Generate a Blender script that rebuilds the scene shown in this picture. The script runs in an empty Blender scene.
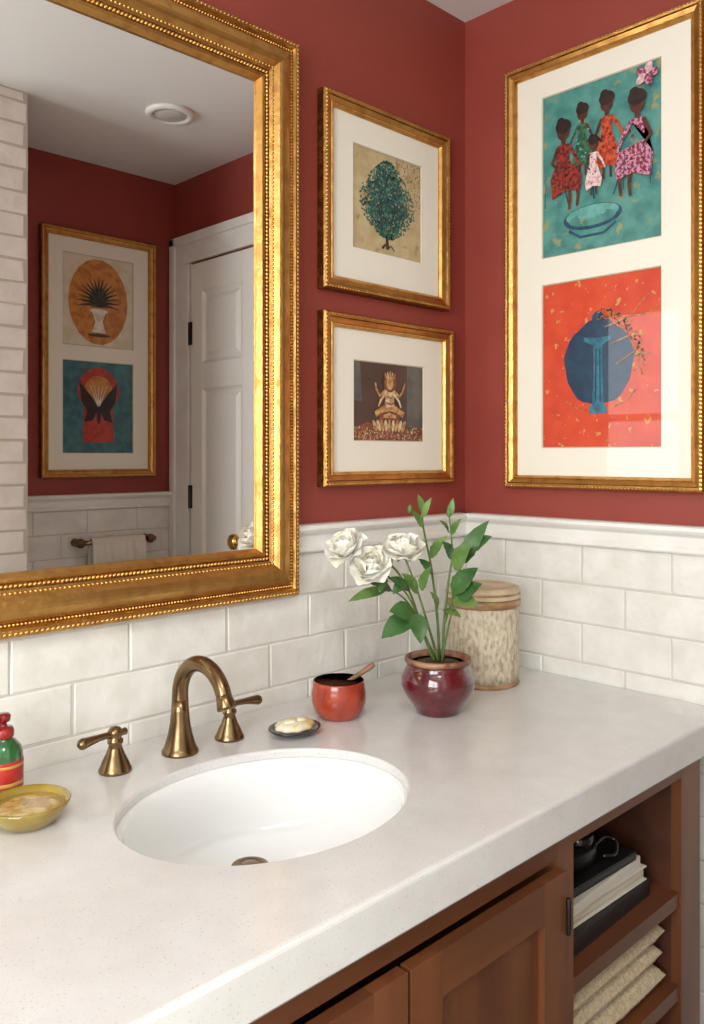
import bpy, bmesh, math, random
from mathutils import Vector, Matrix, noise as mnoise
random.seed(7)
sc = bpy.context.scene
PI = math.pi

# ------------------------------------------------------------ materials
def srgb(r, g, b):
    f = lambda c: (c/255/12.92) if c/255 <= .04045 else ((c/255+.055)/1.055)**2.4
    return (f(r), f(g), f(b), 1)

def M(name, col, rough=.5, metal=0., col2=None, nscale=20, lo=.4, hi=.6, stretch=(1,1,1),
      bump=0., bscale=60, bstretch=(1,1,1), coat=0., crough=.03, col3=None, n3=80, lo3=.62, hi3=.66,
      detail=4, sheen=0., emis=None, estr=0., trans=0., r2=None, bdist=.004):
    m = bpy.data.materials.new(name); m.use_nodes = True
    nt = m.node_tree; N = nt.nodes; L = nt.links
    b = N['Principled BSDF']
    b.inputs['Base Color'].default_value = col
    b.inputs['Roughness'].default_value = rough
    b.inputs['Metallic'].default_value = metal
    b.inputs['Coat Weight'].default_value = coat
    b.inputs['Coat Roughness'].default_value = crough
    b.inputs['Sheen Weight'].default_value = sheen
    b.inputs['Transmission Weight'].default_value = trans
    if emis:
        b.inputs['Emission Color'].default_value = emis
        b.inputs['Emission Strength'].default_value = estr
    tc = N.new('ShaderNodeTexCoord')
    def noise(scale, st, det):
        mp = N.new('ShaderNodeMapping'); mp.inputs['Scale'].default_value = st
        L.new(tc.outputs['Object'], mp.inputs['Vector'])
        n = N.new('ShaderNodeTexNoise'); n.inputs['Scale'].default_value = scale
        n.inputs['Detail'].default_value = det
        L.new(mp.outputs[0], n.inputs['Vector']); return n
    def rng(sock, a, c):
        r = N.new('ShaderNodeMapRange'); r.inputs['From Min'].default_value = a
        r.inputs['From Max'].default_value = c; L.new(sock, r.inputs['Value']); return r.outputs[0]
    cur = None
    if col2:
        n = noise(nscale, stretch, detail)
        f = rng(n.outputs['Fac'], lo, hi)
        mx = N.new('ShaderNodeMix'); mx.data_type = 'RGBA'
        mx.inputs[6].default_value = col; mx.inputs[7].default_value = col2
        L.new(f, mx.inputs[0]); cur = mx.outputs[2]
        if r2 is not None:
            mr = N.new('ShaderNodeMapRange'); L.new(f, mr.inputs['Value'])
            mr.inputs['To Min'].default_value = rough; mr.inputs['To Max'].default_value = r2
            L.new(mr.outputs[0], b.inputs['Roughness'])
    if col3:
        n = noise(n3, stretch, 2)
        f = rng(n.outputs['Fac'], lo3, hi3)
        mx = N.new('ShaderNodeMix'); mx.data_type = 'RGBA'
        if cur: L.new(cur, mx.inputs[6])
        else: mx.inputs[6].default_value = col
        mx.inputs[7].default_value = col3
        L.new(f, mx.inputs[0]); cur = mx.outputs[2]
    if cur: L.new(cur, b.inputs['Base Color'])
    if bump:
        n = noise(bscale, bstretch, 3)
        bp = N.new('ShaderNodeBump'); bp.inputs['Strength'].default_value = bump
        bp.inputs['Distance'].default_value = bdist
        L.new(n.outputs['Fac'], bp.inputs['Height']); L.new(bp.outputs[0], b.inputs['Normal'])
        if coat: L.new(bp.outputs[0], b.inputs['Coat Normal'])
    return m

red = M('red_paint', srgb(154,68,56), .5, col2=srgb(144,60,49), nscale=3, lo=.3, hi=.7, bump=.08, bscale=180)
white_wall = M('white_paint', srgb(232,231,227), .6, bump=.05, bscale=150)
ceil_m = M('ceiling_paint', srgb(230,231,228), .7)
tile_m = M('glazed_tile', srgb(240,239,233), .18, col2=srgb(224,221,212), nscale=13, lo=.3, hi=.7, bump=1.0, bscale=17, coat=.4, crough=.08, bdist=.005)
brick_m = M('white_brick', srgb(248,247,240), .4, col2=srgb(238,235,226), nscale=12, bump=.6, bscale=40)
grout_m = M('grout', srgb(206,202,192), .85)
trim_m = M('trim_white', srgb(240,239,234), .3, col2=srgb(232,230,223), nscale=8, bump=.15, bscale=25)
door_m = M('door_white', srgb(240,239,232), .35)
gold = M('gold_leaf', srgb(206,158,90), .34, 1., col2=srgb(170,122,64), nscale=38, lo=.45, hi=.8, bump=.22, bscale=110, r2=.48)
gold_d = M('gold_patina', srgb(150,106,56), .42, .95, col2=srgb(106,72,36), nscale=60, bump=.3, bscale=140)
brass = M('antique_brass', srgb(142,118,86), .26, 1., col2=srgb(112,90,64), nscale=30, lo=.35, hi=.7)
brass_y = M('polished_brass', srgb(205,160,80), .22, 1.)
quartz = M('quartz', srgb(221,220,219), .2, col2=srgb(215,213,211), nscale=18, lo=.35, hi=.7,
           col3=srgb(194,190,184), n3=330, lo3=.63, hi3=.72, coat=.35, crough=.1, detail=6)
porc = M('porcelain', srgb(240,241,240), .07, coat=.5, crough=.03)
matb = M('mat_board', srgb(240,235,220), .6, coat=.25, crough=.02)
bevel_m = M('mat_bevel', srgb(206,194,168), .7)
wood = M('walnut', srgb(122,72,40), .45, col2=srgb(84,45,24), nscale=14, lo=.3, hi=.7, stretch=(1,1,.12), coat=.04, crough=.3)
woodh = M('walnut_rail', srgb(118,68,38), .45, col2=srgb(80,43,23), nscale=14, lo=.3, hi=.7, stretch=(.12,1,1), coat=.04, crough=.3)
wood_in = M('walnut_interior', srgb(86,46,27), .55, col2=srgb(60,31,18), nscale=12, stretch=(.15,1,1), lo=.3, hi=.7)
black = M('black_metal', srgb(22,20,18), .35)
floor_m = M('floor_stone', srgb(190,182,170), .4, col2=srgb(170,162,150), nscale=5)

# ------------------------------------------------------------ mesh builder
class MB:
    def __init__(s): s.v=[]; s.f=[]; s.m=[]; s.s=[]; s.mats=[]
    def mi(s, m):
        if m not in s.mats: s.mats.append(m)
        return s.mats.index(m)
    def add(s, vs, fs, m, smooth=False, X=None):
        o=len(s.v); k=s.mi(m)
        for v in vs:
            v=Vector(v)
            s.v.append(X@v if X is not None else v)
        for f in fs:
            s.f.append([o+i for i in f]); s.m.append(k); s.s.append(smooth)
    def box(s,x0,x1,y0,y1,z0,z1,m,X=None):
        vs=[(x,y,z) for z in (z0,z1) for y in (y0,y1) for x in (x0,x1)]
        s.add(vs,[(0,2,3,1),(4,5,7,6),(0,1,5,4),(2,6,7,3),(0,4,6,2),(1,3,7,5)],m,False,X)
    def lathe(s,pr,m,c=(0,0,0),n=48,X=None,sx=1,sy=1,wob=None):
        vs=[];fs=[]
        for j,(r,z) in enumerate(pr):
            for i in range(n):
                a=2*PI*i/n
                k=wob(a,z) if wob else 1
                vs.append((c[0]+r*k*sx*math.cos(a),c[1]+r*k*sy*math.sin(a),c[2]+z))
        for j in range(len(pr)-1):
            for i in range(n):
                fs.append((j*n+i,j*n+(i+1)%n,(j+1)*n+(i+1)%n,(j+1)*n+i))
        if pr[0][0]>1e-4: fs.append(tuple(range(n))[::-1])
        if pr[-1][0]>1e-4: fs.append(tuple(range((len(pr)-1)*n,len(pr)*n)))
        s.add(vs,fs,m,True,X)
    def sphere(s,c,r,m,n=12,k=8,X=None):
        if not hasattr(r,'__len__'): r=(r,r,r)
        vs=[];fs=[]
        for j in range(k+1):
            t=PI*j/k
            for i in range(n):
                a=2*PI*i/n
                vs.append((c[0]+r[0]*math.sin(t)*math.cos(a),c[1]+r[1]*math.sin(t)*math.sin(a),c[2]-r[2]*math.cos(t)))
        for j in range(k):
            for i in range(n):
                fs.append((j*n+i,j*n+(i+1)%n,(j+1)*n+(i+1)%n,(j+1)*n+i))
        s.add(vs,fs,m,True,X)
    def tube(s,pts,rad,m,n=14,sub=0,X=None):
        P=[Vector(p) for p in pts]
        if not hasattr(rad,'__len__'): rad=[rad]*len(P)
        if sub:
            Q=[];R=[]
            for i in range(len(P)-1):
                p0=P[max(i-1,0)];p1=P[i];p2=P[i+1];p3=P[min(i+2,len(P)-1)]
                for k in range(sub):
                    t=k/sub
                    Q.append(.5*((2*p1)+(p2-p0)*t+(2*p0-5*p1+4*p2-p3)*t*t+(3*p1-p0-3*p2+p3)*t**3))
                    R.append(rad[i]*(1-t)+rad[i+1]*t)
            Q.append(P[-1]);R.append(rad[-1]);P=Q;rad=R
        T=[(P[min(i+1,len(P)-1)]-P[max(i-1,0)]).normalized() for i in range(len(P))]
        u=T[0].orthogonal().normalized()
        vs=[];fs=[]
        for i,p in enumerate(P):
            u=(u-T[i]*u.dot(T[i])).normalized(); w=T[i].cross(u)
            for k in range(n):
                a=2*PI*k/n
                vs.append(p+(u*math.cos(a)+w*math.sin(a))*rad[i])
        for j in range(len(P)-1):
            for i in range(n):
                fs.append((j*n+i,j*n+(i+1)%n,(j+1)*n+(i+1)%n,(j+1)*n+i))
        fs.append(tuple(range(n))[::-1]); fs.append(tuple(range((len(P)-1)*n,len(P)*n)))
        s.add(vs,fs,m,True,X)
    def finish(s,name,bevel=0,seg=2):
        lo=[min(v[i] for v in s.v) for i in range(3)]; hi=[max(v[i] for v in s.v) for i in range(3)]
        o=Vector(((lo[0]+hi[0])/2,(lo[1]+hi[1])/2,lo[2]))
        me=bpy.data.meshes.new(name)
        me.from_pydata([v-o for v in s.v],[],s.f)
        for m in s.mats: me.materials.append(m)
        for p,k,sm in zip(me.polygons,s.m,s.s): p.material_index=k; p.use_smooth=sm
        me.update()
        ob=bpy.data.objects.new(name,me); ob.location=o
        sc.collection.objects.link(ob)
        if bevel:
            b=ob.modifiers.new('bevel','BEVEL'); b.width=bevel; b.segments=seg; b.limit_method='ANGLE'; b.angle_limit=math.radians(50)
        return ob

class Pl:
    def __init__(s,O,U,V,N): s.O=Vector(O);s.U=Vector(U);s.V=Vector(V);s.N=Vector(N)
    def __call__(s,a,b,d=0): return s.O+s.U*a+s.V*b+s.N*d
WF=Pl((0,0,0),(1,0,0),(0,0,1),(0,-1,0))       # mirror wall : a = x
WR=Pl((0,0,0),(0,-1,0),(0,0,1),(-1,0,0))      # right wall  : a = -y
WB=Pl((0,-1.66,0),(1,0,0),(0,0,1),(0,1,0))    # back wall   : a = x
WC=Pl((.174,0,0),(0,-1,0),(0,0,1),(-1,0,0))   # closet wall : a = -y

def pbox(mb,P,a0,a1,b0,b1,d0,d1,m):
    vs=[P(a,b,d) for d in (d0,d1) for b in (b0,b1) for a in (a0,a1)]
    mb.add(vs,[(0,2,3,1),(4,5,7,6),(0,1,5,4),(2,6,7,3),(0,4,6,2),(1,3,7,5)],m)

def tiles(name,P,a0,a1,b0,b1,ph,w=.208,h=.088,gap=.0026,d=.008,mat=None,jit=.0010,row0=0,ch=.0030,gm=None):
    mb=MB(); mat=mat or tile_m
    pbox(mb,P,a0,a1,b0,b1,0.0002,d-.0020,gm or grout_m)
    r=0; b=b0
    while b<b1-.004:
        bt=min(b+h,b1)
        off=ph+(w/2 if (r+row0)%2 else 0)
        k=math.floor((a0-off)/w)
        while off+k*w<a1:
            g=[random.uniform(-.0008,.0008) for _ in range(4)]
            x0=max(off+k*w,a0)+gap/2; x1=min(off+(k+1)*w,a1)-gap/2
            if x1-x0>.006:
                y0=b+gap/2;y1=bt-gap/2
                J=[random.uniform(-jit,jit) for _ in range(4)]
                q=[(x0+g[0],y0+g[1]),(x1+g[2],y0+g[3]),(x1+g[1],y1+g[0]),(x0+g[3],y1+g[2])]
                vs=[P(x,y,0.0003) for x,y in q]+[P(x,y,d-ch*.7+j) for (x,y),j in zip(q,J)]
                sg=[(1,1),(-1,1),(-1,-1),(1,-1)]
                qi=[(q[i][0]+sg[i][0]*ch,q[i][1]+sg[i][1]*ch) for i in range(4)]
                vs+=[P(x,y,d+j) for (x,y),j in zip(qi,J)]
                fs=[(8,9,10,11)]
                for i in range(4):
                    n=(i+1)%4
                    fs+= [(i,n,4+n,4+i),(4+i,4+n,8+n,8+i)]
                mb.add(vs,fs,mat)
            k+=1
        b=bt; r+=1
    return mb.finish(name)

def cap(name,P,a0,a1,z=1.18,dd=.006):
    pr=[(0,0),(.012,0),(.015,.004),(.015,.012),(.011,.016),(.011,.034),(.015,.038),(.022,.042),(.026,.048),(.025,.055),(.020,.058),(0,.058)]
    mb=MB(); n=len(pr)
    vs=[P(a0,z+b,d+dd*(d>0)) for d,b in pr]+[P(a1,z+b,d+dd*(d>0)) for d,b in pr]
    fs=[(i,(i+1)%n,n+(i+1)%n,n+i) for i in range(n)]+[tuple(range(n))[::-1],tuple(range(n,2*n))]
    mb.add(vs,fs,trim_m)
    return mb.finish(name)

# ------------------------------------------------------------ room shell
H=2.48
def shell(name,boxes,m):
    mb=MB()
    for b in boxes: mb.box(*b,m)
    return mb.finish(name)
shell('floor',[(-2.9,.3,-3.1,.1,-.1,0)],floor_m)
shell('ceiling',[(-2.9,.3,-3.1,.1,H,H+.1)],ceil_m)
shell('wall_front',[(-2.9,.3,0,.1,0,H)],red)
shell('wall_right',[(0,.3,-.72,0,0,H)],red)
shell('wall_closet',[(.174,.3,-1.66,-.72,0,H)],red)
shell('wall_back',[(-.62,.3,-1.76,-1.66,0,H)],red)
shell('wall_rear',[(-2.9,-.9,-3.1,-3.0,0,H)],white_wall)
shell('wall_left',[(-2.9,-2.8,-3.0,-2.3,0,H),(-2.9,-2.8,-.7,0,0,H),(-2.9,-2.8,-2.3,-.7,0,.95),(-2.9,-2.8,-2.3,-.7,2.25,H)],white_wall)
shell('wall_pillar',[(-.9,-.625,-3.0,-1.23,0,H)],brick_m)
PB=Pl((0,-1.23,0),(1,0,0),(0,0,1),(0,1,0)); PS=Pl((-.625,0,0),(0,-1,0),(0,0,1),(1,0,0))
tiles('trim_brick_face',PB,-.9,-.62,0,H,0,w=.21,h=.068,gap=.006,d=.01,mat=brick_m,jit=.002)
tiles('trim_brick_side',PS,1.23,1.66,0,H,0,w=.21,h=.068,gap=.006,d=.01,mat=brick_m,jit=.002)

tiles('trim_tile_front',WF,-2.8,0,.828,1.18,-.742)
tiles('trim_tile_right',WR,.008,.72,.652,1.18,.439)
tiles('trim_tile_right_lower',WR,.008,.72,.036,.652,.335)
tiles('trim_tile_back',WB,-.615,.174,.036,1.18,.0)
tiles('trim_tile_closet',WC,.72,1.02,.036,1.18,.0)
cap('trim_cap_front_1',WF,-.588,0); cap('trim_cap_front_2',WF,-2.8,-1.56)
cap('trim_cap_right',WR,0,.72); cap('trim_cap_back',WB,-.615,.174); cap('trim_cap_closet',WC,.72,1.02)

# window in the left wall
mb=MB()
for (y0,y1,z0,z1) in [(-2.3,-2.24,.95,2.25),(-.76,-.7,.95,2.25),(-2.24,-.76,.95,1.01),(-2.24,-.76,2.19,2.25),(-1.53,-1.47,1.01,2.19),(-2.24,-.76,1.58,1.62)]:
    mb.box(-2.88,-2.82,y0,y1,z0,z1,trim_m)
mb.box(-2.83,-2.74,-2.36,-.64,.915,.95,trim_m)
mb.finish('window_1',.004)

# ------------------------------------------------------------ closet door (seen in the mirror)
mb=MB()
def panel(a0,a1,b0,b1):
    P=WC
    L=[(0,.018),(.012,.008),(.022,.008),(.04,.016)]
    prev=None
    for ins,d in L:
        cur=[P(a0+ins,b0+ins,d),P(a1-ins,b0+ins,d),P(a1-ins,b1-ins,d),P(a0+ins,b1-ins,d)]
        if prev:
            for i in range(4):
                mb.add([prev[i],prev[(i+1)%4],cur[(i+1)%4],cur[i]],[(0,1,2,3)],door_m)
        prev=cur
    mb.add(prev,[(0,1,2,3)],door_m)
A0,A1=1.11,1.515
rows=[(.22,.78),(.90,1.64),(1.74,2.02)]
pbox(mb,WC,A0,A0+.075,.01,2.13,0.0005,.018,door_m); pbox(mb,WC,A1-.075,A1,.01,2.13,0.0005,.018,door_m)
zz=[.01,.22,.78,.90,1.64,1.74,2.02,2.13]
for i in range(0,8,2): pbox(mb,WC,A0+.075,A1-.075,zz[i],zz[i+1],0.0005,.018,door_m)
for b0,b1 in rows: panel(A0+.075,A1-.075,b0,b1)
X=Matrix.Translation(WC(1.165,1.072,.018))@Matrix.Rotation(-PI/2,4,'Y')
mb.lathe([(.03,0),(.03,.004),(.011,.008),(.010,.03),(.022,.036),(.029,.048),(.027,.06),(.015,.068),(0,.07)],brass_y,n=28,X=X)
for z in (.35,1.22,1.86): 
    pbox(mb,WC,1.505,1.528,z-.045,z+.045,.012,.024,black)
mb.finish('door_1',.0015)
mb=MB()
for (a0,a1,b0,b1) in [(1.53,1.65,0.001,2.14),(1.02,1.10,0.001,2.14),(1.02,1.65,2.14,2.25)]:
    pbox(mb,WC,a0,a1,b0,b1,0.0005,.022,trim_m)
for (a0,a1,b0,b1) in [(1.615,1.65,0.001,2.25),(1.02,1.05,0.001,2.25),(1.02,1.65,2.215,2.25)]:
    pbox(mb,WC,a0,a1,b0,b1,.02,.034,trim_m)
mb.finish('trim_door_casing',.004)

# ------------------------------------------------------------ frames
def sweep(mb,P,a0,a1,b0,b1,prof,m,mf=None):
    prev=None
    for k,(ins,d) in enumerate(prof):
        cur=[P(a0+ins,b0+ins,d),P(a1-ins,b0+ins,d),P(a1-ins,b1-ins,d),P(a0+ins,b1-ins,d)]
        if prev:
            for i in range(4):
                mb.add([prev[i],prev[(i+1)%4],cur[(i+1)%4],cur[i]],[(0,1,2,3)],(mf(k) if mf else m))
        prev=cur
def beads(mb,P,a0,a1,b0,b1,ins,d,r,step,m,el=1.0,tw=0):
    def bead(a,b,horizontal):
        ra,rb=(r*el,r) if horizontal else (r,r*el)
        vs=[];fs=[];n=6; ct_,st_=math.cos(tw),math.sin(tw)
        for (sc_,dd) in ((1,0),(.75,.66),(0.01,1)):
            for i in range(n):
                t=2*PI*i/n; xx=ra*sc_*math.cos(t); yy=rb*sc_*math.sin(t)
                vs.append(P(a+xx*ct_-yy*st_,b+xx*st_+yy*ct_,d+dd*r))
        for j in range(2):
            for i in range(n): fs.append((j*n+i,j*n+(i+1)%n,(j+1)*n+(i+1)%n,(j+1)*n+i))
        mb.add(vs,fs,m,True)
    A0,A1,B0,B1=a0+ins,a1-ins,b0+ins,b1-ins
    na=max(2,int((A1-A0)/step)); nb=max(2,int((B1-B0)/step))
    for i in range(na+1):
        a=A0+(A1-A0)*i/na; bead(a,B0,True); bead(a,B1,True)
    for i in range(1,nb):
        b=B0+(B1-B0)*i/nb; bead(A0,b,False); bead(A1,b,False)

mirror_glass=M('mirror_silver',(.92,.92,.92,1),.0,1.)
mb=MB()
a0,a1,b0,b1=-1.545,-.584,1.098,2.213
prof=[(0,.010),(0,.030),(.002,.036),(.006,.040),(.011,.042),(.015,.041),(.018,.036),(.025,.035),(.028,.040),(.032,.0442),(.037,.0468),(.043,.0484),(.049,.0490),(.055,.0484),(.060,.0465),(.064,.043),(.068,.039),(.072,.0355),(.076,.033),(.086,.032),(.089,.035),(.094,.034),(.101,.024),(.101,.018)]
sweep(mb,WF,a0,a1,b0,b1,prof,gold,lambda k: gold_d if k in (7,19) else gold)
beads(mb,WF,a0,a1,b0,b1,.0215,.035,.0032,.0064,gold,1.0)
beads(mb,WF,a0,a1,b0,b1,.0812,.0325,.0036,.0076,gold,1.4,.6)
beads(mb,WF,a0,a1,b0,b1,.0085,.0400,.0034,.0085,gold,1.5,.6)
beads(mb,WF,a0,a1,b0,b1,.0700,.0365,.0028,.0080,gold,1.5,-.6)
mb.add([WF(a0+.09,b0+.09,.02),WF(a1-.09,b0+.09,.02),WF(a1-.09,b1-.09,.02),WF(a0+.09,b1-.09,.02)],[(0,1,2,3)],mirror_glass)
pbox(mb,WF,a0+.01,a1-.01,b0+.01,b1-.01,.0095,.016,gold_d)
mb.finish('wall_mirror')

class Art:
    def __init__(s,mb,P,a0,a1,b0,b1,d): s.mb=mb;s.P=P;s.a0=a0;s.b0=b0;s.w=a1-a0;s.h=b1-b0;s.d=d;s.l=0
    def pt(s,x,y): return s.P(s.a0+x*s.w,s.b0+y*s.h,s.d+s.l*.00012)
    def poly(s,pts,m):
        s.l+=1; s.mb.add([s.pt(min(max(x,0),1),min(max(y,0),1)) for x,y in pts],[tuple(range(len(pts)))],m)
    def ell(s,cx,cy,rx,ry,m,rot=0,n=22,new=True):
        k=s.w/s.h; c,q=math.cos(rot),math.sin(rot); pts=[]
        for i in range(n):
            t=2*PI*i/n; x=rx*math.cos(t); y=ry*math.sin(t)
            pts.append((cx+x*c-y*q,cy+(x*q+y*c)*k))
        if not new: s.l-=1
        s.poly(pts,m)
    def stroke(s,pts,w,m,w2=None,new=True):
        k=s.w/s.h; w2=w if w2 is None else w2; L=[];R=[]
        for i,(x,y) in enumerate(pts):
            x0,y0=pts[max(i-1,0)];x1,y1=pts[min(i+1,len(pts)-1)]
            dx,dy=(x1-x0),(y1-y0)/k; l=math.hypot(dx,dy) or 1
            t=i/(len(pts)-1); ww=(w*(1-t)+w2*t)/2
            L.append((x-dy/l*ww,y+dx/l*ww*k)); R.append((x+dy/l*ww,y-dx/l*ww*k))
        if not new: s.l-=1
        s.poly(L+R[::-1],m)

def AM(name,c,c2,ns=60,lo=.42,hi=.6,c3=None,n3=120,lo3=.62,hi3=.66):
    return M(name,c,.45,col2=c2,nscale=ns,lo=lo,hi=hi,col3=c3,n3=n3,lo3=lo3,hi3=hi3,coat=.25,crough=.02,detail=6)

def picture(name,P,a0,a1,b0,b1,fw,dep,arts,painter):
    mb=MB()
    pr=[(0,.001),(0,dep*.75),(.003,dep*.95),(.007,dep),(.011,dep*.96),(.013,dep*.85),(fw*.55,dep*.80),(fw*.72,dep*.72),(fw*.8,dep*.78),(fw*.9,dep*.76),(fw,dep*.55),(fw,dep*.3)]
    sweep(mb,P,a0,a1,b0,b1,pr,gold,lambda k: gold_d if k in (1,5) else gold)
    beads(mb,P,a0,a1,b0,b1,.0055,dep*.93,.0030,.0085,gold,1.4,.5)
    beads(mb,P,a0,a1,b0,b1,fw*.84,dep*.74,.0022,.0055,gold,1)
    md=dep*.42; A0,A1,B0,B1=a0+fw*.8,a1-fw*.8,b0+fw*.8,b1-fw*.8
    xa,xb=arts[0][0],arts[0][1]
    def quad(x0,x1,y0,y1,d,m): mb.add([P(x0,y0,d),P(x1,y0,d),P(x1,y1,d),P(x0,y1,d)],[(0,1,2,3)],m)
    quad(A0,xa,B0,B1,md,matb); quad(xb,A1,B0,B1,md,matb)
    ys=sorted(arts,key=lambda t:t[2]); cur=B0
    for (x0,x1,y0,y1) in ys:
        quad(xa,xb,cur,y0,md,matb); cur=y1
    quad(xa,xb,cur,B1,md,matb)
    for (x0,x1,y0,y1) in arts:
        e=.0025
        sweep(mb,P,x0,x1,y0,y1,[(0,md),(e,md-.003)],bevel_m)
    pbox(mb,P,A0,A1,B0,B1,.001,.003,bevel_m)
    A=[Art(mb,P,x0,x1,y0,y1,md-.0045) for (x0,x1,y0,y1) in arts]
    painter(A)
    return mb.finish(name)

R=random.random
def paint_tree(A):
    a=A[0]
    bg=AM('print_tan',srgb(204,186,144),srgb(184,160,116),30,.35,.7,c3=srgb(146,106,74),n3=40,lo3=.60,hi3=.75)
    g0=AM('tree_deep',srgb(38,80,78),srgb(28,60,60)); g1=AM('tree_teal',srgb(52,106,100),srgb(36,82,78)); g2=AM('tree_green',srgb(90,134,108),srgb(62,104,90)); br=AM('tree_bark',srgb(84,58,40),srgb(60,40,28))
    rust=AM('rust_speckle',srgb(150,108,80),srgb(120,78,56))
    a.poly([(0,0),(1,0),(1,1),(0,1)],bg)
    a.l+=1
    for i in range(300):
        x=.62+.38*R()**.7; y=1-.5*R()**1.4
        a.ell(x,y,.003+.008*R(),.002+.007*R(),rust,R()*3,7,False)
    a.stroke([(.5,.06),(.49,.18),(.5,.35),(.5,.8)],.05,br,.012)
    wid=lambda y: .37*max(0,math.sin(PI*min(1,max(0,(y-.15)/.80))**.85))**.8
    for i in range(14):
        y=.22+.045*i; sgn=1 if i%2 else -1; w=wid(min(y+.08,.9))
        a.stroke([(.5,y),(.5+sgn*w*.5,y+.05),(.5+sgn*w*.95,y+.08)],.014,g0,.006,False)
    pts=[]
    for i in range(60):
        t=i/59*2; y=.20+.68*(t if t<=1 else 2-t); k=wid(y)*(.62+.26*R())
        pts.append((.5+(k if t<=1 else -k),y))
    a.poly(pts,g0)
    a.l+=1; base=a.l
    for i in range(1100):
        y=.17+.76*R(); x=.5+wid(y)*(1.0+.1*R())*random.uniform(-1,1)
        a.l=base+(i%3)
        a.ell(x,y,.010+.012*R(),.007+.005*R(),g1 if R()<.5 else g2,R()*3,6,False)
    a.l=base+4
    for i in range(90):
        y=.22+.68*R(); x=.5+wid(y)*random.uniform(-1,1); a.ell(x,y,.009,.006,bg,R()*3,6,False)
    a.stroke([(.42,.06),(.46,.1),(.5,.075),(.55,.1),(.6,.055)],.03,br,.01)
picture('framed_tree_print',WF,-.505,-.09,1.735,2.157,.031,.028,[(-.409,-.18,1.838,2.068)],paint_tree)

def paint_gold(A):
    a=A[0]
    bg=AM('print_umber',srgb(92,66,54),srgb(72,58,52),14,.3,.7); gr=AM('print_slate',srgb(108,106,96),srgb(86,88,84),18)
    go=AM('print_gold',srgb(206,168,110),srgb(160,112,70),110); ru=AM('print_rust',srgb(142,84,62),srgb(104,62,50),90); wh=AM('print_cream',srgb(222,204,170),srgb(186,150,108),110)
    a.poly([(0,0),(1,0),(1,1),(0,1)],bg)
    a.poly([(.76,.2),(1,.15),(1,1),(.76,1)],gr)
    a.poly([(0,.5),(.12,.5),(.1,1),(0,1)],gr)
    a.poly([(0,0),(1,0),(1,.2),(.8,.14),(.6,.2),(.4,.16),(.2,.24),(0,.16)],ru)
    a.l+=1
    for i in range(260):
        x=R(); a.ell(x,.02+.17*R(),.005+.009*R(),.004+.008*R(),(go,ru,wh)[int(R()*3)],R()*3,6,False)
    a.poly([(.3,.12),(.7,.12),(.64,.3),(.6,.34),(.4,.34),(.34,.28)],ru)
    for i in range(9):
        t=(i-4)/4; a.ell(.5+.2*t,.2,.022,.06,wh if i%2 else go,-t*.5,12)
    a.poly([(.41,.3),(.59,.3),(.575,.45),(.55,.62),(.45,.62),(.425,.45)],go)
    a.stroke([(.3,.34),(.42,.42),(.58,.42),(.7,.34)],.06,go,.06)
    a.stroke([(.34,.33),(.5,.38),(.66,.33)],.02,ru,.02)
    a.poly([(.45,.44),(.55,.44),(.575,.66),(.425,.66)],wh)
    a.stroke([(.44,.64),(.36,.58),(.31,.66),(.30,.74)],.035,go,.02); a.stroke([(.56,.64),(.64,.58),(.69,.66),(.72,.76)],.035,go,.02)
    a.stroke([(.45,.62),(.37,.52),(.34,.44)],.03,wh,.02); a.stroke([(.55,.62),(.63,.52),(.66,.44)],.03,wh,.02)
    a.ell(.5,.76,.095,.10,ru); a.ell(.5,.74,.05,.06,go)
    for i in range(5):
        t=(i-2)/2; a.stroke([(.5+.04*t,.80),(.5+.075*t,.90-.03*abs(t))],.022,wh if i%2 else go,.008)
    a.stroke([(.44,.5),(.5,.47),(.56,.5)],.012,ru); a.stroke([(.45,.58),(.5,.55),(.55,.58)],.01,ru)
picture('framed_figure_print',WF,-.505,-.076,1.315,1.688,.031,.028,[(-.407,-.172,1.413,1.592)],paint_gold)

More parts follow.
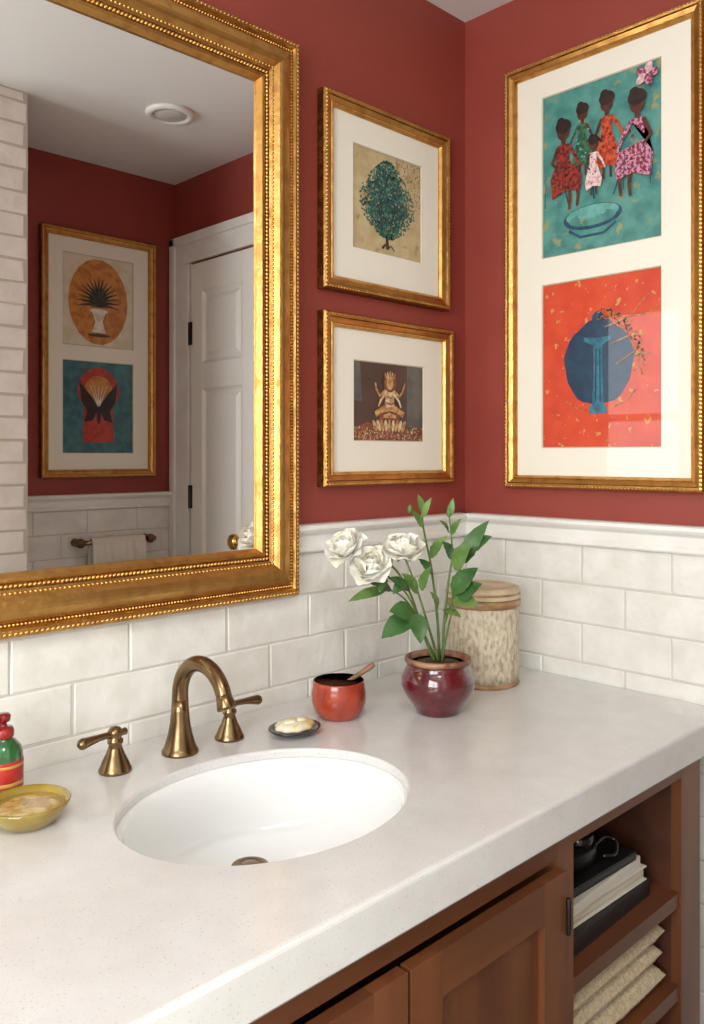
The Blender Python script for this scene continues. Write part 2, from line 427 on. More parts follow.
def paint_big(A):
    lo_,hi_=A
    teal=AM('paint_teal',srgb(90,154,144),srgb(60,124,120),26,.35,.65,c3=srgb(150,150,104),n3=34,lo3=.60,hi3=.7)
    dk=AM('paint_dark',srgb(48,34,30),srgb(30,22,22)); skin=AM('paint_skin',srgb(96,52,38),srgb(70,38,30)); 
    rd=AM('paint_crimson',srgb(158,50,42),srgb(76,26,28),140); og=AM('paint_orange',srgb(206,88,46),srgb(150,46,32),140)
    pk=AM('paint_pink',srgb(206,144,164),srgb(124,44,74),150,.46,.54); wh=AM('paint_blush',srgb(232,210,206),srgb(204,154,156),120)
    tg=AM('paint_green',srgb(64,120,84),srgb(36,76,60),120); line=AM('paint_outline',srgb(24,80,104),srgb(18,56,80)); lt=AM('paint_aqua',srgb(110,176,168),srgb(86,156,150))
    a=hi_
    a.poly([(0,0),(1,0),(1,1),(0,1)],teal)
    a.ell(.44,.2,.25,.095,line); a.ell(.44,.215,.225,.07,lt); a.ell(.44,.19,.2,.055,teal)
    a.ell(.44,.215,.12,.03,lt); a.stroke([(.24,.14),(.34,.09),(.54,.09),(.64,.14)],.02,line)
    for x0,x1 in ((.2,.24),(.68,.62),(.44,.46)):
        a.stroke([(x0,.42),(x1,.3)],.014,line)
    def fig(x,y,s,dress,lean=0,arm=1,mat2=None,seat=False):
        if seat:
            k=arm
            a.stroke([(x+.1*s*k,y-.30*s),(x+.13*s*k,y-.40*s),(x+.12*s*k,y-.47*s)],.03*s,skin,.02*s)
            a.stroke([(x+.04*s*k,y-.30*s),(x+.06*s*k,y-.42*s),(x+.05*s*k,y-.48*s)],.03*s,skin,.02*s)
            a.stroke([(x,y),(x,y-.09*s)],.035*s,skin)
            a.poly([(x-.05*s,y-.08*s),(x+.05*s,y-.08*s),(x+.055*s,y-.2*s),(x+.13*s*k+.0,y-.235*s),(x+.165*s*k,y-.30*s),(x+.15*s*k,y-.38*s),(x+.03*s*k,y-.36*s),(x-.10*s*k,y-.40*s),(x-.115*s*k,y-.28*s),(x-.06*s*k,y-.18*s)],dress)
        else:
            a.stroke([(x-.03*s+lean,y-.38*s),(x-.03*s+lean,y-.46*s)],.022*s,skin); a.stroke([(x+.03*s+lean,y-.38*s),(x+.035*s+lean,y-.46*s)],.022*s,skin)
            a.stroke([(x,y),(x,y-.09*s)],.035*s,skin)
            a.poly([(x-.045*s,y-.08*s),(x+.045*s,y-.08*s),(x+.04*s+lean*.4,y-.17*s),(x+.11*s+lean,y-.33*s),(x+.09*s+lean,y-.40*s),(x,y-.38*s),(x-.09*s+lean,y-.41*s),(x-.11*s+lean,y-.33*s),(x-.045*s+lean*.4,y-.17*s)],dress)
        a.stroke([(x+.045*s*arm,y-.09*s),(x+.11*s*arm,y-.17*s),(x+.15*s*arm,y-.24*s)],.03*s,dress,.02*s)
        a.stroke([(x-.045*s*arm,y-.09*s),(x-.10*s*arm,y-.18*s),(x-.04*s*arm,y-.23*s)],.03*s,skin,.02*s)
        a.ell(x,y,.056*s,.068*s,skin); a.ell(x,y+.03*s,.068*s,.055*s,dk); a.ell(x-.02*s,y+.06*s,.036*s,.034*s,dk)
        if mat2:
            for i in range(9): a.ell(x+lean*.7+(R()-.5)*.13*s,y-(.12+.24*R())*s,.012*s,.010*s,mat2,0,8)
    fig(.36,.83,.82,tg,0,-1,lt)
    fig(.57,.84,.95,og,.0,1,rd)
    fig(.2,.75,1.0,rd,0,1,dk,True)
    fig(.82,.78,1.08,pk,0,-1,rd,True)
    fig(.47,.62,.66,wh,0,1,pk)
    for i in range(5):
        t=2*PI*i/5; a.ell(.9+.05*math.cos(t),.92+.035*math.sin(t),.045,.03,wh if i%2 else pk,t,12)
    for x in (.05,.72,.93): a.stroke([(x,.3),(x+.01,.5)],.008,line,.004)
    a=lo_
    org=AM('paint_vermilion',srgb(216,78,44),srgb(202,60,36),16,.35,.65,c3=srgb(206,150,76),n3=70,lo3=.665,hi3=.69)
    nv=AM('paint_navy',srgb(26,66,92),srgb(18,48,74),40,.35,.65); cy=AM('paint_cyan',srgb(56,122,140),srgb(34,92,116),60); ye=AM('paint_ochre',srgb(196,140,72),srgb(130,78,38),90)
    a.poly([(0,0),(1,0),(1,1),(0,1)],org)
    pts=[]
    for i in range(40):
        t=2*PI*i/40; k=1+.02*math.sin(5*t)+.015*math.sin(11*t)
        pts.append((.49+.29*k*math.cos(t),.5+.25*k*math.sin(t)))
    a.poly(pts,nv)
    a.poly([(.44,.24),(.54,.24),(.525,.5),(.53,.6),(.60,.63),(.60,.655),(.37,.655),(.37,.63),(.45,.6),(.455,.5)],cy)
    a.poly([(.41,.2),(.57,.2),(.56,.25),(.42,.25)],cy); a.ell(.49,.66,.13,.02,nv)
    a.stroke([(.47,.27),(.475,.58)],.012,nv); a.stroke([(.51,.27),(.505,.58)],.01,nv)
    a.ell(.49,.76,.05,.05,nv)
    a.l+=1
    for i in range(260):
        t=random.uniform(-.3,PI*.5); r=.95+.26*R()
        x=.49+.31*r*math.cos(t); y=.5+.26*r*math.sin(t)
        a.ell(x,y,.004+.012*R(),.003+.004*R(),ye if R()<.75 else nv,R()*3,6,False)
    a.stroke([(.55,.70),(.72,.74),(.9,.75),(.97,.79)],.008,ye); a.stroke([(.60,.60),(.76,.64),(.86,.63)],.009,ye); a.stroke([(.76,.74),(.82,.80),(.9,.86)],.007,ye)
    a.stroke([(.64,.48),(.78,.54),(.94,.52)],.007,ye)
    a.stroke([(.22,.28),(.3,.24),(.4,.22)],.008,ye); a.stroke([(.6,.23),(.72,.27),(.8,.33)],.009,ye)
picture('framed_double_painting',WR,.138,.618,1.305,2.297,.03,.03,[(.234,.524,1.398,1.777),(.234,.524,1.838,2.213)],paint_big)

def paint_back(A):
    lo_,hi_=A
    cr=AM('print_cream_bg',srgb(226,218,194),srgb(214,202,170),20); oc=AM('print_ochre',srgb(206,140,68),srgb(180,108,50),40); dk=AM('print_black',srgb(36,36,34),srgb(22,22,22)); wh=AM('print_white',srgb(234,228,214),srgb(210,200,176))
    gn=AM('print_olive',srgb(70,78,50),srgb(46,56,36)); te=AM('print_blue_teal',srgb(66,122,128),srgb(48,98,108),30); rr=AM('print_red',srgb(190,68,54),srgb(160,50,42),50)
    a=hi_
    a.poly([(0,0),(1,0),(1,1),(0,1)],cr); a.ell(.5,.5,.42,.56,oc)
    for i in range(17):
        t=PI*(i-1)/14; a.stroke([(.5,.46),(.5+.15*math.cos(t),.5+.16*math.sin(t)),(.5+.3*math.cos(t),.5+.26*math.sin(t))],.05,dk if i%2 else gn,.008)
    a.poly([(.4,.4),(.6,.4),(.55,.28),(.6,.16),(.4,.16),(.45,.28)],wh); a.ell(.5,.4,.13,.03,wh)
    a.ell(.5,.13,.16,.02,gn)
    a=lo_
    a.poly([(0,0),(1,0),(1,1),(0,1)],te)
    pts=[(.28,.12),(.3,.5)]+[(.5+.3*math.cos(t),.64+.3*math.sin(t)) for t in [PI-PI*i/12 for i in range(13)]]+[(.7,.5),(.72,.12)]
    a.poly(pts,rr); a.ell(.5,.68,.2,.2,oc)
    for sg in (-1,1):
        a.poly([(.5,.5),(.5+sg*.1,.62),(.5+sg*.27,.78),(.5+sg*.24,.56),(.5+sg*.16,.46),(.5+sg*.2,.34),(.5+sg*.08,.36)],dk)
    for i in range(5): a.stroke([(.5,.5),(.38+.06*i,.74)],.02,wh,.006)
    a.ell(.5,.42,.03,.12,dk); a.poly([(.4,.12),(.6,.12),(.56,.3),(.44,.3)],rr)
picture('framed_botanical_pair',WB,-.393,.073,1.30,2.214,.03,.03,[(-.308,-.02,1.39,1.735),(-.308,-.02,1.79,2.13)],paint_back)

lampm=M('lamp_lens',(.62,.62,.60,1),.35)
mb=MB()
mb.lathe([(.078,0),(.078,-.006),(.072,-.012),(.058,-.014),(.054,-.006)],trim_m,c=(-.23,-1.05,H),n=40)
mb.lathe([(.055,-.002),(.054,-.008),(.03,-.012),(0,-.013)],lampm,c=(-.23,-1.05,H),n=40)
mb.finish('ceiling_light')

cloth=M('cream_cloth',srgb(232,226,212),.9,bump=.5,bscale=200)
mb=MB()
for x in (-.26,.03):
    mb.tube([WB(x,1.06,.009),WB(x,1.06,.05)],[.016,.011],wood,12); mb.sphere(WB(x,1.06,.055),.018,wood)
mb.tube([WB(-.28,1.06,.055),WB(.05,1.06,.055)],.009,brass,12)
mb.finish('towel_bar')
mb=MB()
n=24
vs=[];fs=[]
for i in range(n+1):
    x=-.22+.22*i/n; rp=.004*math.sin(i*1.9)
    col=[(.90,.028+rp),(1.05,.040),(1.072,.048),(1.074,.055),(1.072,.064),(1.05,.070+rp),(.93,.076+rp*1.5)]
    for z,d in col: vs.append(WB(x,z,d))
for i in range(n):
    for j in range(6): fs.append((i*7+j,i*7+j+1,(i+1)*7+j+1,(i+1)*7+j))
mb.add(vs,fs,cloth,True)
o=mb.finish('hand_towel'); s_=o.modifiers.new('s','SOLIDIFY'); s_.thickness=.004

# ------------------------------------------------------------ counter with sink hole
ZC=.88; cx,cy=-.922,-.36; ea,eb=.226,.182
x0,x1,y0,y1=-2.1,-.0092,-.665,-.0092
mb=MB()
NN=160
angs=[2*PI*i/NN for i in range(NN)]+[math.atan2(yy-cy,xx-cx)%(2*PI) for xx in (x0,x1) for yy in (y0,y1)]
angs=sorted(set(angs)); n=len(angs)
def rect(a):
    c,s=math.cos(a),math.sin(a); t=1e9
    if c>1e-9:t=min(t,(x1-cx)/c)
    if c<-1e-9:t=min(t,(x0-cx)/c)
    if s>1e-9:t=min(t,(y1-cy)/s)
    if s<-1e-9:t=min(t,(y0-cy)/s)
    return cx+c*t,cy+s*t
def ell(a,g=0):
    c,s=math.cos(a),math.sin(a); k=1/math.sqrt((c/(ea+g))**2+(s/(eb+g))**2)
    return cx+c*k,cy+s*k
loops=[]
def inset(p,i): return (min(max(p[0],x0+i),x1-i),min(max(p[1],y0+i),y1-i))
TH=.061
for g,z in [(.0,-.014),(.0,-.004),(.0008,-.0014),(.003,0)]:
    loops.append([(*ell(a,g),ZC+z) for a in angs])
for i,z in [(.006,0),(.0025,-.001),(.0008,-.003),(0,-.006),(0,-TH+.004),(.003,-TH)]:
    loops.append([(*inset(rect(a),i),ZC+z) for a in angs])
loops.append([(*inset(rect(a),.03),ZC-TH) for a in angs])
loops.append([(*inset(rect(a),.03),ZC-.014) for a in angs])
loops.append(loops[0])
vs=[p for l in loops for p in l]; fs=[]
for j in range(len(loops)-1):
    for i in range(n): fs.append((j*n+i,j*n+(i+1)%n,(j+1)*n+(i+1)%n,(j+1)*n+i))
mb.add(vs,fs,quartz,False)
mb.finish('vanity_countertop')

# sink
mb=MB()
prof=[(1.10,-.022,0),(1.10,-.0145,0),(.985,-.0145,0),(.968,-.0150,0),(.957,-.0175,0),(.948,-.024,.0),(.938,-.042,.02),(.915,-.066,.08),(.875,-.092,.22),(.79,-.117,.45),(.64,-.132,.75),(.45,-.138,1),(.25,-.141,1),(.115,-.143,1)]
n=96;vs=[];fs=[]
dx,dy=.03,.085
for k,z,sh in prof:
    for i in range(n):
        a=2*PI*i/n
        vs.append((cx+dx*sh+ea*1.01*k*math.cos(a)*(1 if k>.2 else .8),cy+dy*sh+eb*1.01*k*math.sin(a),ZC+z))
for j in range(len(prof)-1):
    for i in range(n): fs.append((j*n+i,j*n+(i+1)%n,(j+1)*n+(i+1)%n,(j+1)*n+i))
mb.add(vs,fs,porc,True)
dc=(cx+dx,cy+dy,ZC-.1435)
mb.lathe([(.0,.0),(.018,.0),(.02,.001)],black,c=dc,n=32)
mb.lathe([(.018,.000),(.021,.004),(.029,.004),(.031,.001),(.031,-.002)],brass,c=dc,n=32)
mb.lathe([(.0155,.001),(.0155,.006),(.01,.008),(0,.0085)],brass,c=dc,n=32)
mb.finish('undermount_sink')

# ------------------------------------------------------------ faucet
mb=MB()
FX,FY=-.912,-.108
mb.lathe([(0,0),(.031,0),(.031,.004),(.028,.008),(.025,.016),(.0205,.032),(.017,.05),(.015,.07),(.014,.09)],brass,c=(FX,FY,ZC),n=36)
pts=[(FX,FY,ZC+.085)];rad=[.0142]
for i in range(15):
    t=PI*.90*i/14
    pts.append((FX,FY-.065+.065*math.cos(t),ZC+.098+.062*math.sin(t)))
    rad.append(.0138-.0012*i/14)
mb.tube(pts,rad,brass,20,sub=2)
e=Vector(pts[-1]); dn=(Vector(pts[-1])-Vector(pts[-2])).normalized()
mb.tube([e-dn*.004,e+dn*.004,e+dn*.014,e+dn*.018],[.0127,.0137,.0158,.015],brass,20)
def handle(x,sgn):
    mb.lathe([(0,0),(.026,0),(.026,.004),(.0235,.008),(.021,.015),(.015,.027),(.0115,.036),(.010,.042),(.0125,.045),(.0125,.050),(.009,.053),(.011,.058),(.012,.063),(.008,.069),(0,.071)],brass,c=(x,FY,ZC),n=30)
    z=ZC+.0585
    p=lambda d,dz=0:(x+sgn*d,FY-.1*d,z+dz)
    mb.tube([p(-.022),p(-.019),p(-.014),p(0),p(.014,.001),(x+sgn*.03,FY-.003,z+.001),(x+sgn*.048,FY-.005,z),(x+sgn*.058,FY-.006,z-.001),(x+sgn*.063,FY-.006,z-.001),(x+sgn*.067,FY-.006,z-.001)],[.002,.006,.0055,.0075,.005,.0055,.0075,.009,.0075,.002],brass,14,sub=2)
handle(-1.032,-1); handle(-.810,1)
mb.finish('bathroom_faucet')

# ------------------------------------------------------------ red bowl with spoon
redclay=M('red_glaze',srgb(172,66,40),.25,col2=srgb(148,48,30),nscale=25,coat=.6,bump=.15,bscale=30)
inner=M('cream_glaze',srgb(196,140,104),.35)
mb=MB(); bc=(-.585,-.152,ZC)
mb.lathe([(0,.0),(.036,0),(.040,.003),(.048,.014),(.0525,.030),(.0525,.046),(.050,.060),(.0495,.068),(.0480,.0705)],redclay,c=bc,n=44)
mb.lathe([(.0480,.0705),(.0460,.068),(.0465,.05),(.044,.03),(.03,.018),(0,.014)],inner,c=bc,n=44)
mb.finish('clay_bowl')
spm=M('spoon_wood',srgb(140,100,76),.5,col2=srgb(104,72,54),nscale=30)
mb=MB()
b=Vector(bc); r_=Vector((.716,-.698,0))
mb.tube([b+Vector((-.02,.01,.052)),b+r_*.005+Vector((0,0,.060)),b+r_*.03+Vector((0,0,.0745)),b+r_*.058+Vector((0,0,.093)),b+r_*.068+Vector((0,0,.1))],[.003,.004,.0042,.006,.0045],spm,10,sub=3)
mb.sphere(b+Vector((-.022,.012,.050)),(.016,.014,.006),spm)
mb.finish('wooden_spoon')

blk=M('black_glaze',srgb(26,24,26),.15,coat=.5); soap=M('soap_cream',srgb(236,230,208),.45,col2=srgb(218,196,134),nscale=40,bump=.4,bscale=80)
mb=MB(); c=(-.713,-.172,ZC)
mb.lathe([(0,0),(.026,0),(.030,.002),(.042,.008),(.047,.012),(.0465,.0135),(.041,.011),(.028,.006),(0,.005)],blk,c=c,n=40,sx=1.08,sy=.9)
mb.finish('soap_dish')
mb=MB(); c=Vector((-.713,-.172,ZC+.0085))
mb.lathe([(0,0),(.024,0),(.036,.004),(.037,.008),(.032,.013),(.02,.016),(0,.017)],soap,c=c,n=54,sx=1.05,sy=.82,wob=lambda a,z:1+.05*math.sin(9*a))
mb.sphere(c+Vector((-.01,0,.016)),(.014,.010,.005),soap); mb.sphere(c+Vector((.012,-.004,.015)),(.012,.009,.005),soap)
mb.finish('seashell_soap')

gr=M('green_glass',srgb(40,96,48),.12,coat=.6,col2=srgb(24,70,34),nscale=20); lab=M('red_label',srgb(186,48,36),.4,col2=srgb(160,36,30),nscale=60)
gl=M('label_gold',srgb(196,150,80),.4); rp=M('red_cap',srgb(160,30,30),.25,coat=.4,col2=srgb(130,24,24),nscale=30)
mb=MB(); c=(-1.203,-.092,ZC)
mb.lathe([(0,0),(.024,0),(.027,.003),(.0275,.01),(.0275,.066),(.025,.076),(.017,.085),(.0125,.089),(.0125,.092)],gr,c=c,n=36)
mb.lathe([(.0279,.018),(.0282,.019),(.0282,.058),(.0279,.059)],lab,c=c,n=36)
mb.lathe([(.0285,.024),(.0286,.025),(.0286,.028),(.0285,.029)],gl,c=c,n=36)
mb.lathe([(.0285,.050),(.0286,.051),(.0286,.053),(.0285,.054)],gl,c=c,n=36)
mb.lathe([(.0145,.090),(.0155,.092),(.0155,.100),(.0135,.104),(.006,.105),(.005,.112),(.010,.113),(.011,.121),(.008,.124),(0,.1245)],rp,c=c,n=30)
cv=Vector(c)
mb.tube([cv+Vector((0,0,.119)),cv+Vector((-.02,-.012,.120)),cv+Vector((-.032,-.02,.114))],[.006,.005,.004],rp,12,sub=3)
mb.finish('soap_bottle')
dg=M('amber_glass',srgb(226,204,104),.06,col2=srgb(206,174,70),nscale=14,trans=.6,coat=.5); inn=M('soap_amber',srgb(170,132,66),.22,col2=srgb(208,182,116),nscale=60,coat=.8,bump=.6,bscale=70)
mb=MB(); c=(-1.212,-.198,ZC)
mb.lathe([(0,0),(.032,0),(.036,.003),(.049,.016),(.056,.028),(.0565,.031),(.0545,.032),(.047,.02),(.034,.008),(0,.007)],dg,c=c,n=48)
mb.lathe([(0,.0075),(.033,.010),(.046,.0215),(.047,.024),(.03,.026),(0,.026)],inn,c=c,n=48,wob=lambda a,z:1+.01*math.sin(7*a))
mb.finish('glass_dish')

# ------------------------------------------------------------ maroon pot + flowers
mar=M('oxblood_glaze',srgb(100,26,34),.12,col2=srgb(68,16,22),nscale=14,lo=.3,hi=.7,coat=.8,crough=.04)
rimm=M('rim_tan',srgb(164,124,94),.35,col2=srgb(114,64,50),nscale=40); soil=M('moss_soil',srgb(92,84,48),.9,col2=srgb(60,44,28),nscale=70,bump=1,bscale=120)
PX,PY=-.428,-.268
mb=MB(); c=(PX,PY,ZC)
mb.lathe([(0,0),(.040,0),(.043,.003),(.044,.008),(.053,.020),(.066,.038),(.0725,.056),(.0715,.072),(.064,.086),(.0605,.093),(.0610,.097)],mar,c=c,n=56)
mb.lathe([(.0610,.097),(.0645,.100),(.0655,.104),(.0640,.108),(.0600,.109),(.0570,.106),(.0560,.096),(.0550,.092)],rimm,c=c,n=56)
mb.lathe([(.0560,.090),(.05,.096),(.03,.099),(0,.100)],soil,c=c,n=40)
mb.finish('flower_pot')

petal=M('white_petal',srgb(250,248,240),.5,col2=srgb(244,240,222),nscale=30,sheen=.2)
leafm=M('leaf_green',srgb(72,112,54),.38,col2=srgb(46,84,40),nscale=25,lo=.3,hi=.7,coat=.2,crough=.25); leafl=M('leaf_light',srgb(108,140,72),.45,col2=srgb(82,116,54),nscale=30)
stemm=M('stem_green',srgb(96,120,60),.5,col2=srgb(78,98,48),nscale=40); heart=M('flower_heart',srgb(222,206,140),.6)
mb=MB()
RR=Vector((.716,-.698,0)); FF=Vector((-.698,-.716,0))   # plant's own axes (the spray fans out along RR)
B=Vector((PX,PY,ZC))
def Q(a,h,f=0): return B+RR*a+FF*f+Vector((0,0,h))
def leaf(base,tip,width,m,up=Vector((0,0,1)),droop=.15,fold=.25):
    base=Vector(base);tip=Vector(tip);d=tip-base;L=d.length;d.normalize()
    side=d.cross(up); 
    if side.length<.1: side=d.cross(FF)
    side.normalize(); nr=side.cross(d).normalized()
    rows=11;vs=[];fs=[]
    for i in range(rows):
        s=i/(rows-1); w=width*.5*(math.sin(PI*s**.75)**.85 if 0<s<1 else .02)
        w*=1+.05*math.sin(i*2.7)
        cpt=base+d*L*s+nr*L*droop*math.sin(PI*s*.9)
        for t in (-1,-.5,0,.5,1):
            vs.append(cpt+side*w*t+nr*(abs(t)*w*fold-(t*t)*w*.12+.0008*math.sin(i*3+t)))
    for i in range(rows-1):
        for j in range(4): fs.append((i*5+j,i*5+j+1,(i+1)*5+j+1,(i+1)*5+j))
    mb.add(vs,fs,m,True)
def flower(c,ax,S=1.0):
    c=Vector(c);ax=Vector(ax).normalized();u=ax.orthogonal().normalized();v=ax.cross(u)
    rings=[(5,1.45,1.25,.040,.046,0),(5,1.35,.75,.040,.044,.5),(5,1.15,.25,.039,.042,.2),(4,.9,-.15,.036,.038,.7),(4,.6,-.35,.032,.030,.1),(3,.35,-.5,.027,.022,.4)]
    for (k,t0,t1,Ln,W,ph) in rings:
        for i in range(k):
            an=2*PI*(i+ph)/k+random.uniform(-.18,.18); j0=random.uniform(-.12,.12); LL=Ln*random.uniform(.9,1.08)
            od=u*math.cos(an)+v*math.sin(an); sd=ax.cross(od); fz=random.uniform(0,6)
            vs=[];o=0;h=0;ns=10;nc=9
            for a in range(ns):
                s=a/(ns-1); th=t0+(t1-t0)*s+j0
                if a: o+=LL*S/(ns-1)*math.sin(th); h+=LL*S/(ns-1)*math.cos(th)
                w=W*S*.5*(.30+.80*math.sin(PI*min(1,s*.60+.05)))*(1 if s<.75 else 1-2.4*(s-.75)**1.3)
                for b in range(nc):
                    t=(b-(nc-1)/2)/((nc-1)/2)
                    ruf=.0018*S*s*s*math.sin(5*t+fz)
                    nrm=-od*math.cos(th)+ax*math.sin(th)
                    rs=1-.12*s*t*t
                    vs.append(c+od*(o*rs)+ax*(h*rs)+nrm*(.42*w*t*t+ruf)+sd*w*t)
            fs=[(a*nc+b,a*nc+b+1,(a+1)*nc+b+1,(a+1)*nc+b) for a in range(ns-1) for b in range(nc-1)]
            mb.add(vs,fs,petal,True)
    mb.sphere(c+ax*.008*S,(.004*S,)*3,heart,8,6)
    mb.sphere(c-ax*.003*S,(.006*S,)*3,stemm,8,6)
    for i in range(5):
        an=2*PI*i/5; od=u*math.cos(an)+v*math.sin(an)
        leaf(c-ax*.004,c+od*.018*S-ax*.006*S,.007,leafl,up=ax)
def stem(pts,r0=.0028,r1=.0016): mb.tube([Q(*p) for p in pts],[r0+(r1-r0)*i/(len(pts)-1) for i in range(len(pts))],stemm,8,sub=5)
stem([(-.004,.102,0),(-.03,.16,.0),(-.058,.24,.01),(-.10,.295,.02),(-.165,.316,.02)])
stem([(-.030,.16,0),(-.06,.23,.02),(-.10,.270,.03),(-.127,.283,.035)],.002)
stem([(.0,.102,.01),(-.02,.17,.02),(-.045,.25,.02),(-.068,.309,.015)])
stem([(.004,.102,-.01),(.0,.18,-.01),(-.012,.28,-.01),(-.028,.36,-.005),(-.03,.40,-.005)],.0032,.0014)
stem([(.010,.102,0),(.012,.17,0),(.02,.25,0),(.028,.31,.0),(.022,.385,0)],.0032,.0013)
stem([(.012,.17,0),(.03,.23,.005),(.045,.29,.01),(.062,.33,.01)],.0024,.0014)
stem([(.006,.102,.015),(.014,.15,.02),(.026,.21,.025),(.03,.235,.028)],.0022,.0014)
stem([(-.008,.102,.015),(-.025,.15,.03),(-.05,.195,.04)],.0022,.0014)
stem([(-.01,.102,.0),(-.05,.2,-.01),(-.09,.235,-.01),(-.125,.228,0)],.0022,.0012)
flower(Q(-.174,.314,.02),Vector((-.62,.02,.68)),1.2)
flower(Q(-.129,.282,.035),Vector((-.55,-.30,.60)),1.2)
flower(Q(-.068,.310,.02),Vector((-.30,-.30,.85)),1.2)
LF=[((.045,.29,.01),(.098,.375,.02),.038,leafm),((.05,.31,.01),(.102,.345,.03),.038,leafm),((.03,.28,.01),(.062,.335,.04),.040,leafl),
    ((.025,.22,.02),(.082,.255,.035),.042,leafm),((.025,.235,.02),(.075,.285,.03),.042,leafm),((.026,.225,.025),(.072,.215,.05),.036,leafl),
    ((-.05,.195,.04),(-.112,.155,.06),.048,leafm),((-.045,.2,.04),(-.04,.148,.07),.036,leafm),((-.05,.198,.035),(-.098,.205,.05),.046,leafm),
    ((-.10,.237,-.01),(-.175,.214,.0),.026,leafl),((-.09,.236,-.01),(-.14,.255,.01),.026,leafm),
    ((-.055,.24,.01),(-.10,.265,.03),.028,leafm),((-.04,.235,.015),(-.075,.275,.035),.028,leafl),((-.035,.24,.02),(-.015,.29,.04),.024,leafl),
    ((-.015,.30,-.005),(.018,.345,.01),.024,leafl),((-.03,.36,0),(-.055,.395,.01),.018,leafl),((-.03,.39,0),(-.040,.425,.0),.015,leafl),((-.03,.38,0),(-.012,.42,.01),.015,leafl),
    ((.022,.35,0),(.0,.375,.02),.016,leafl),((.022,.38,0),(.030,.418,.0),.014,leafl),((.025,.345,0),(.045,.378,.01),.018,leafl),
    ((-.012,.27,0),(-.04,.30,.01),.022,leafm),((.01,.2,0),(.04,.19,.04),.02,leafl),((0,.2,0),(-.02,.24,.03),.02,leafl),
    ((.028,.30,0),(.005,.335,.02),.026,leafm),((-.105,.268,.02),(-.115,.24,.04),.02,leafm),((-.06,.26,.015),(-.09,.235,.035),.026,leafm)]
for a,b_,w,m in LF: leaf(Q(*a),Q(*b_),w,m,up=(Vector((0,0,1))+FF*.9+RR*random.uniform(-.3,.3)),droop=.1)
for a in ((-.03,.402,-.005),(.022,.388,0),(-.055,.397,.01)): mb.sphere(Q(*a),(.005,.005,.009),leafl,10,8)
mb.finish('white_flower_spray')

# ------------------------------------------------------------ carved canister
can=M('carved_bone',srgb(216,204,180),.65,col2=srgb(170,150,122),nscale=120,lo=.44,hi=.70,stretch=(1,1,.5),bump=1.,bscale=130,bstretch=(1,1,.45),bdist=.006)
canr=M('canister_rim',srgb(180,142,100),.45,col2=srgb(144,106,68),nscale=30,stretch=(1,1,3),coat=.15)
canl=M('canister_lid',srgb(214,196,164),.5,col2=srgb(192,168,132),nscale=20,coat=.15)
mb=MB(); c=(-.182,-.192,ZC)
fl=lambda a,z:1+.004*math.sin(26*a)
mb.lathe([(0,0),(.078,0),(.080,.003),(.080,.008),(.078,.010)],canr,c=c,n=104)
mb.lathe([(.078,.010),(.0785,.03),(.0785,.168),(.078,.170)],can,c=c,n=104,wob=fl)
mb.lathe([(.078,.170),(.082,.172),(.083,.176),(.083,.184),(.081,.188)],canr,c=c,n=104)
mb.lathe([(.081,.189),(.0815,.191),(.0815,.206),(.079,.212),(.072,.214),(.068,.2135),(.066,.211),(0,.211)],canl,c=c,n=104)
mb.lathe([(.0820,.198),(.0828,.199),(.0828,.202),(.0820,.203)],canr,c=c,n=104)
mb.finish('lidded_canister')

# ------------------------------------------------------------ vanity cabinet
mb=MB()
zt=ZC-TH-.0005; yf=-.64; yi=-.62
XL=-2.08
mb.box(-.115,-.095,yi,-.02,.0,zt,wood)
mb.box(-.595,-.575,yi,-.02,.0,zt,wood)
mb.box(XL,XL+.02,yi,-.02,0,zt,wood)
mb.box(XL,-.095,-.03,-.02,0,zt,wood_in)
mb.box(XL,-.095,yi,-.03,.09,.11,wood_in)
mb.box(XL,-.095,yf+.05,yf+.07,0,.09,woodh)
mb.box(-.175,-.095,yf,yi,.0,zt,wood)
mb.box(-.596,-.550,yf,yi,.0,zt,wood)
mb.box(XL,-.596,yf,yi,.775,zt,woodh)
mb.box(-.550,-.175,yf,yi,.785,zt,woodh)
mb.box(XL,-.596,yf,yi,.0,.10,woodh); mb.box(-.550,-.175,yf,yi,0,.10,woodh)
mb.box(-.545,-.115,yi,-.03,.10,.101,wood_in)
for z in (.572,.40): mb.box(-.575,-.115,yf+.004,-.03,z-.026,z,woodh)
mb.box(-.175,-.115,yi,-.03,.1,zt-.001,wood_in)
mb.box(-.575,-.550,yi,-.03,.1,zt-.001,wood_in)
dw=.343; xr=-.602
for k in range(4):
    a1_=xr-k*(dw+.006); a0_=a1_-dw; z0_,z1_=.11,.767; f=.058; yo=yf-.019
    mb.box(a0_,a0_+f,yo,yf-.001,z0_,z1_,wood); mb.box(a1_-f,a1_,yo,yf-.001,z0_,z1_,wood)
    mb.box(a0_+f,a1_-f,yo,yf-.001,z0_,z0_+f,woodh); mb.box(a0_+f,a1_-f,yo,yf-.001,z1_-f,z1_,woodh)
    mb.box(a0_+f,a1_-f,yo+.010,yf-.002,z0_+f,z1_-f,wood)
    if k in (0,2):
        for z in (.20,.70): 
            mb.box(a1_-.001,a1_+.008,yo-.002,yf+.0,z-.022,z+.022,black); mb.tube([(a1_+.002,yo-.003,z-.027),(a1_+.002,yo-.003,z+.027)],.004,black,8)
mb.finish('vanity_cabinet',.0018)

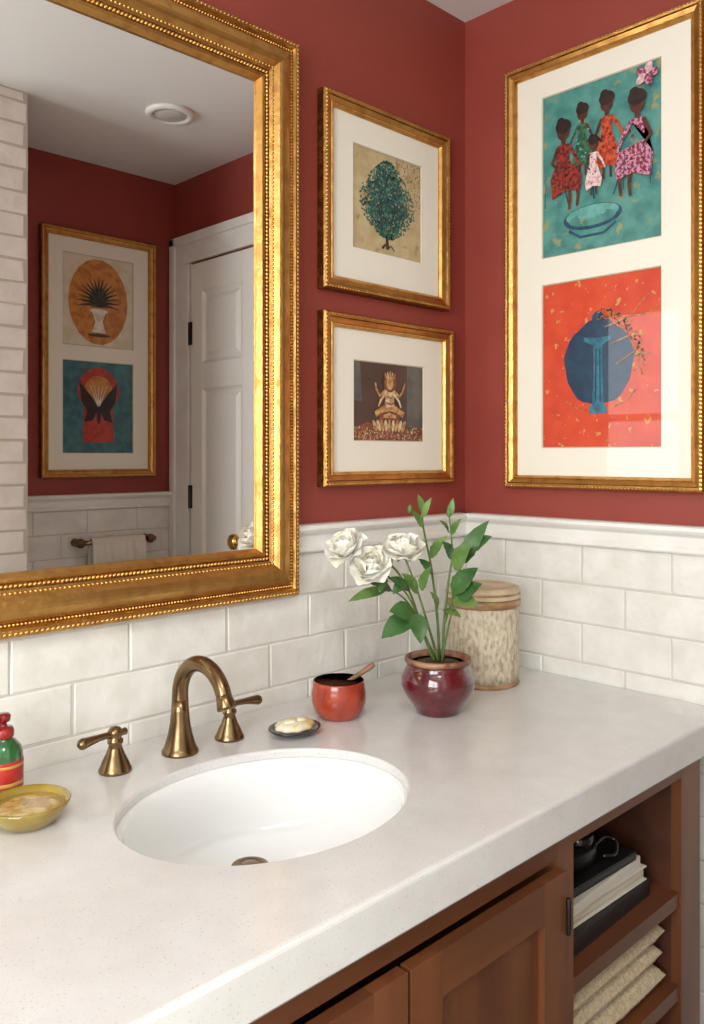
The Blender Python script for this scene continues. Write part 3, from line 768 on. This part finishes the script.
pg=M('book_pages',srgb(220,212,194),.8,col2=srgb(190,180,160),nscale=200,stretch=(.02,.02,1)); bk=M('cover_black',srgb(30,28,28),.35); bw=M('cover_white',srgb(216,210,198),.4)
mb=MB()
def book(x0,x1,y0,y1,z,h,cov,rot=0,spine=False):
    X=Matrix.Translation(((x0+x1)/2,(y0+y1)/2,z))@Matrix.Rotation(rot,4,'Z')
    w,d=(x1-x0)/2,(y1-y0)/2
    mb.box(-w,w,-d,d,0,.003,cov,X); mb.box(-w,w,-d,d,h-.003,h,cov,X); mb.box(-w+.003,w-.004,-d+.004,d-.004,.003,h-.003,pg,X)
    if spine:
        mb.box(-w,w,-d,-d+.003,.003,h-.003,cov,X)
    else: mb.box(-w,-w+.003,-d,d,.003,h-.003,cov,X)
    return z+h
z=.5722
z=book(-.50,-.225,-.605,-.40,z,.034,bk,0.02,True)
z=book(-.50,-.235,-.60,-.40,z+.0003,.026,bw,-.03)
z=book(-.495,-.25,-.60,-.41,z+.0003,.018,bw,.03,True)
z=book(-.485,-.265,-.595,-.42,z+.0003,.016,bk,-.04,True)
mb.finish('stacked_books',.0012)
mb=MB()
zb=z+.0005
mb.lathe([(0,0),(.036,0),(.04,.004),(.04,.024),(.037,.028),(0,.030)],bk,c=(-.385,-.53,zb),n=36,sx=1.6,sy=1.1)
mb.lathe([(.026,.0),(.028,.004),(.028,.014),(.022,.018),(.014,.019),(0,.019)],blk,c=(-.37,-.54,zb+.0295),n=30)
mb.tube([(-.325,-.55,zb+.012),(-.31,-.56,zb+.026),(-.30,-.575,zb+.02),(-.32,-.585,zb+.006),(-.345,-.575,zb+.008)],.004,blk,8,sub=4)
mb.finish('black_tin')

# terry towel, folded twice, on the lower shelf (three plush layers wrapped by one outer fold)
tow=M('terry_towel',srgb(222,202,168),.95,col2=srgb(200,176,138),nscale=160,bump=.9,bscale=330,sheen=.3,bdist=.006)
mb=MB()
def layer(x0,x1,zc,hh,ya,yb,seed):
    # pillow-edged slab: closed grid top + bottom with rounded rim
    nx,ny=90,90
    vs=[];fs=[]
    def prof(s):   # 0..1 -> rim fall-off
        e=min(s,1-s)/.13
        return 1 if e>=1 else math.sqrt(max(0,1-(1-e)**2))
    for side in (1,-1):
        for j in range(ny+1):
            for i in range(nx+1):
                u,v=i/nx,j/ny; k=prof(u)*prof(v)
                x=x0+(x1-x0)*u; y=ya+(yb-ya)*v
                nn=mnoise.noise(Vector((x*35,y*35,seed)))*.0035+random.uniform(-.0011,.0011)
                vs.append((x,y,max(.4003,zc+side*(hh*k)+nn*(k>0.2))))
    o=(nx+1)*(ny+1)
    for j in range(ny):
        for i in range(nx):
            a=j*(nx+1)+i
            fs.append((a,a+1,a+nx+2,a+nx+1)); fs.append((o+a,o+a+nx+1,o+a+nx+2,o+a+1))
    mb.add(vs,fs,tow,True)
layer(-.542,-.196,.4235,.0235,-.622,-.22,1.0)
layer(-.538,-.202,.4655,.0235,-.618,-.22,5.0)
layer(-.542,-.200,.5065,.0225,-.622,-.22,9.0)
mb.finish('folded_towel')

# ------------------------------------------------------------ lights
def area(name,loc,target,sx,sy,power,col):
    l=bpy.data.lights.new(name,'AREA'); l.shape='RECTANGLE'; l.size=sx; l.size_y=sy; l.energy=power; l.color=col
    o=bpy.data.objects.new(name,l); o.location=loc; sc.collection.objects.link(o)
    o.rotation_euler=(Vector(target)-Vector(loc)).to_track_quat('-Z','Y').to_euler(); return o
area('window_daylight',(-2.98,-1.5,1.62),(0,-1.5,1.62),1.5,1.2,68,(.97,.985,.98))
area('added_fill_rear',(-1.6,-1.5,H-.03),(-1.6,-1.5,0),.45,.45,12,(1,.96,.90))  # added unseen overhead fill, softens the room and drops shadows below frames; no fitting
w=bpy.data.worlds.new('World'); sc.world=w; w.use_nodes=True
bg_=w.node_tree.nodes['Background']; bg_.inputs[0].default_value=(.8,.88,1,1); bg_.inputs[1].default_value=1.0

# ------------------------------------------------------------ camera
cd=bpy.data.cameras.new('camera'); cam=bpy.data.objects.new('camera',cd); sc.collection.objects.link(cam)
cam.location=(-1.696,-1.327,1.38)
d=Vector((math.cos(math.radians(45.7)),math.sin(math.radians(45.7)),0))
cam.rotation_euler=d.to_track_quat('-Z','Y').to_euler()
cd.sensor_fit='HORIZONTAL'; cd.sensor_width=36; cd.lens=841/704*36; cd.shift_y=-56/704; cd.clip_start=.02
sc.camera=cam
sc.view_settings.view_transform='Standard'
sc.view_settings.look='None'
sc.view_settings.exposure=0
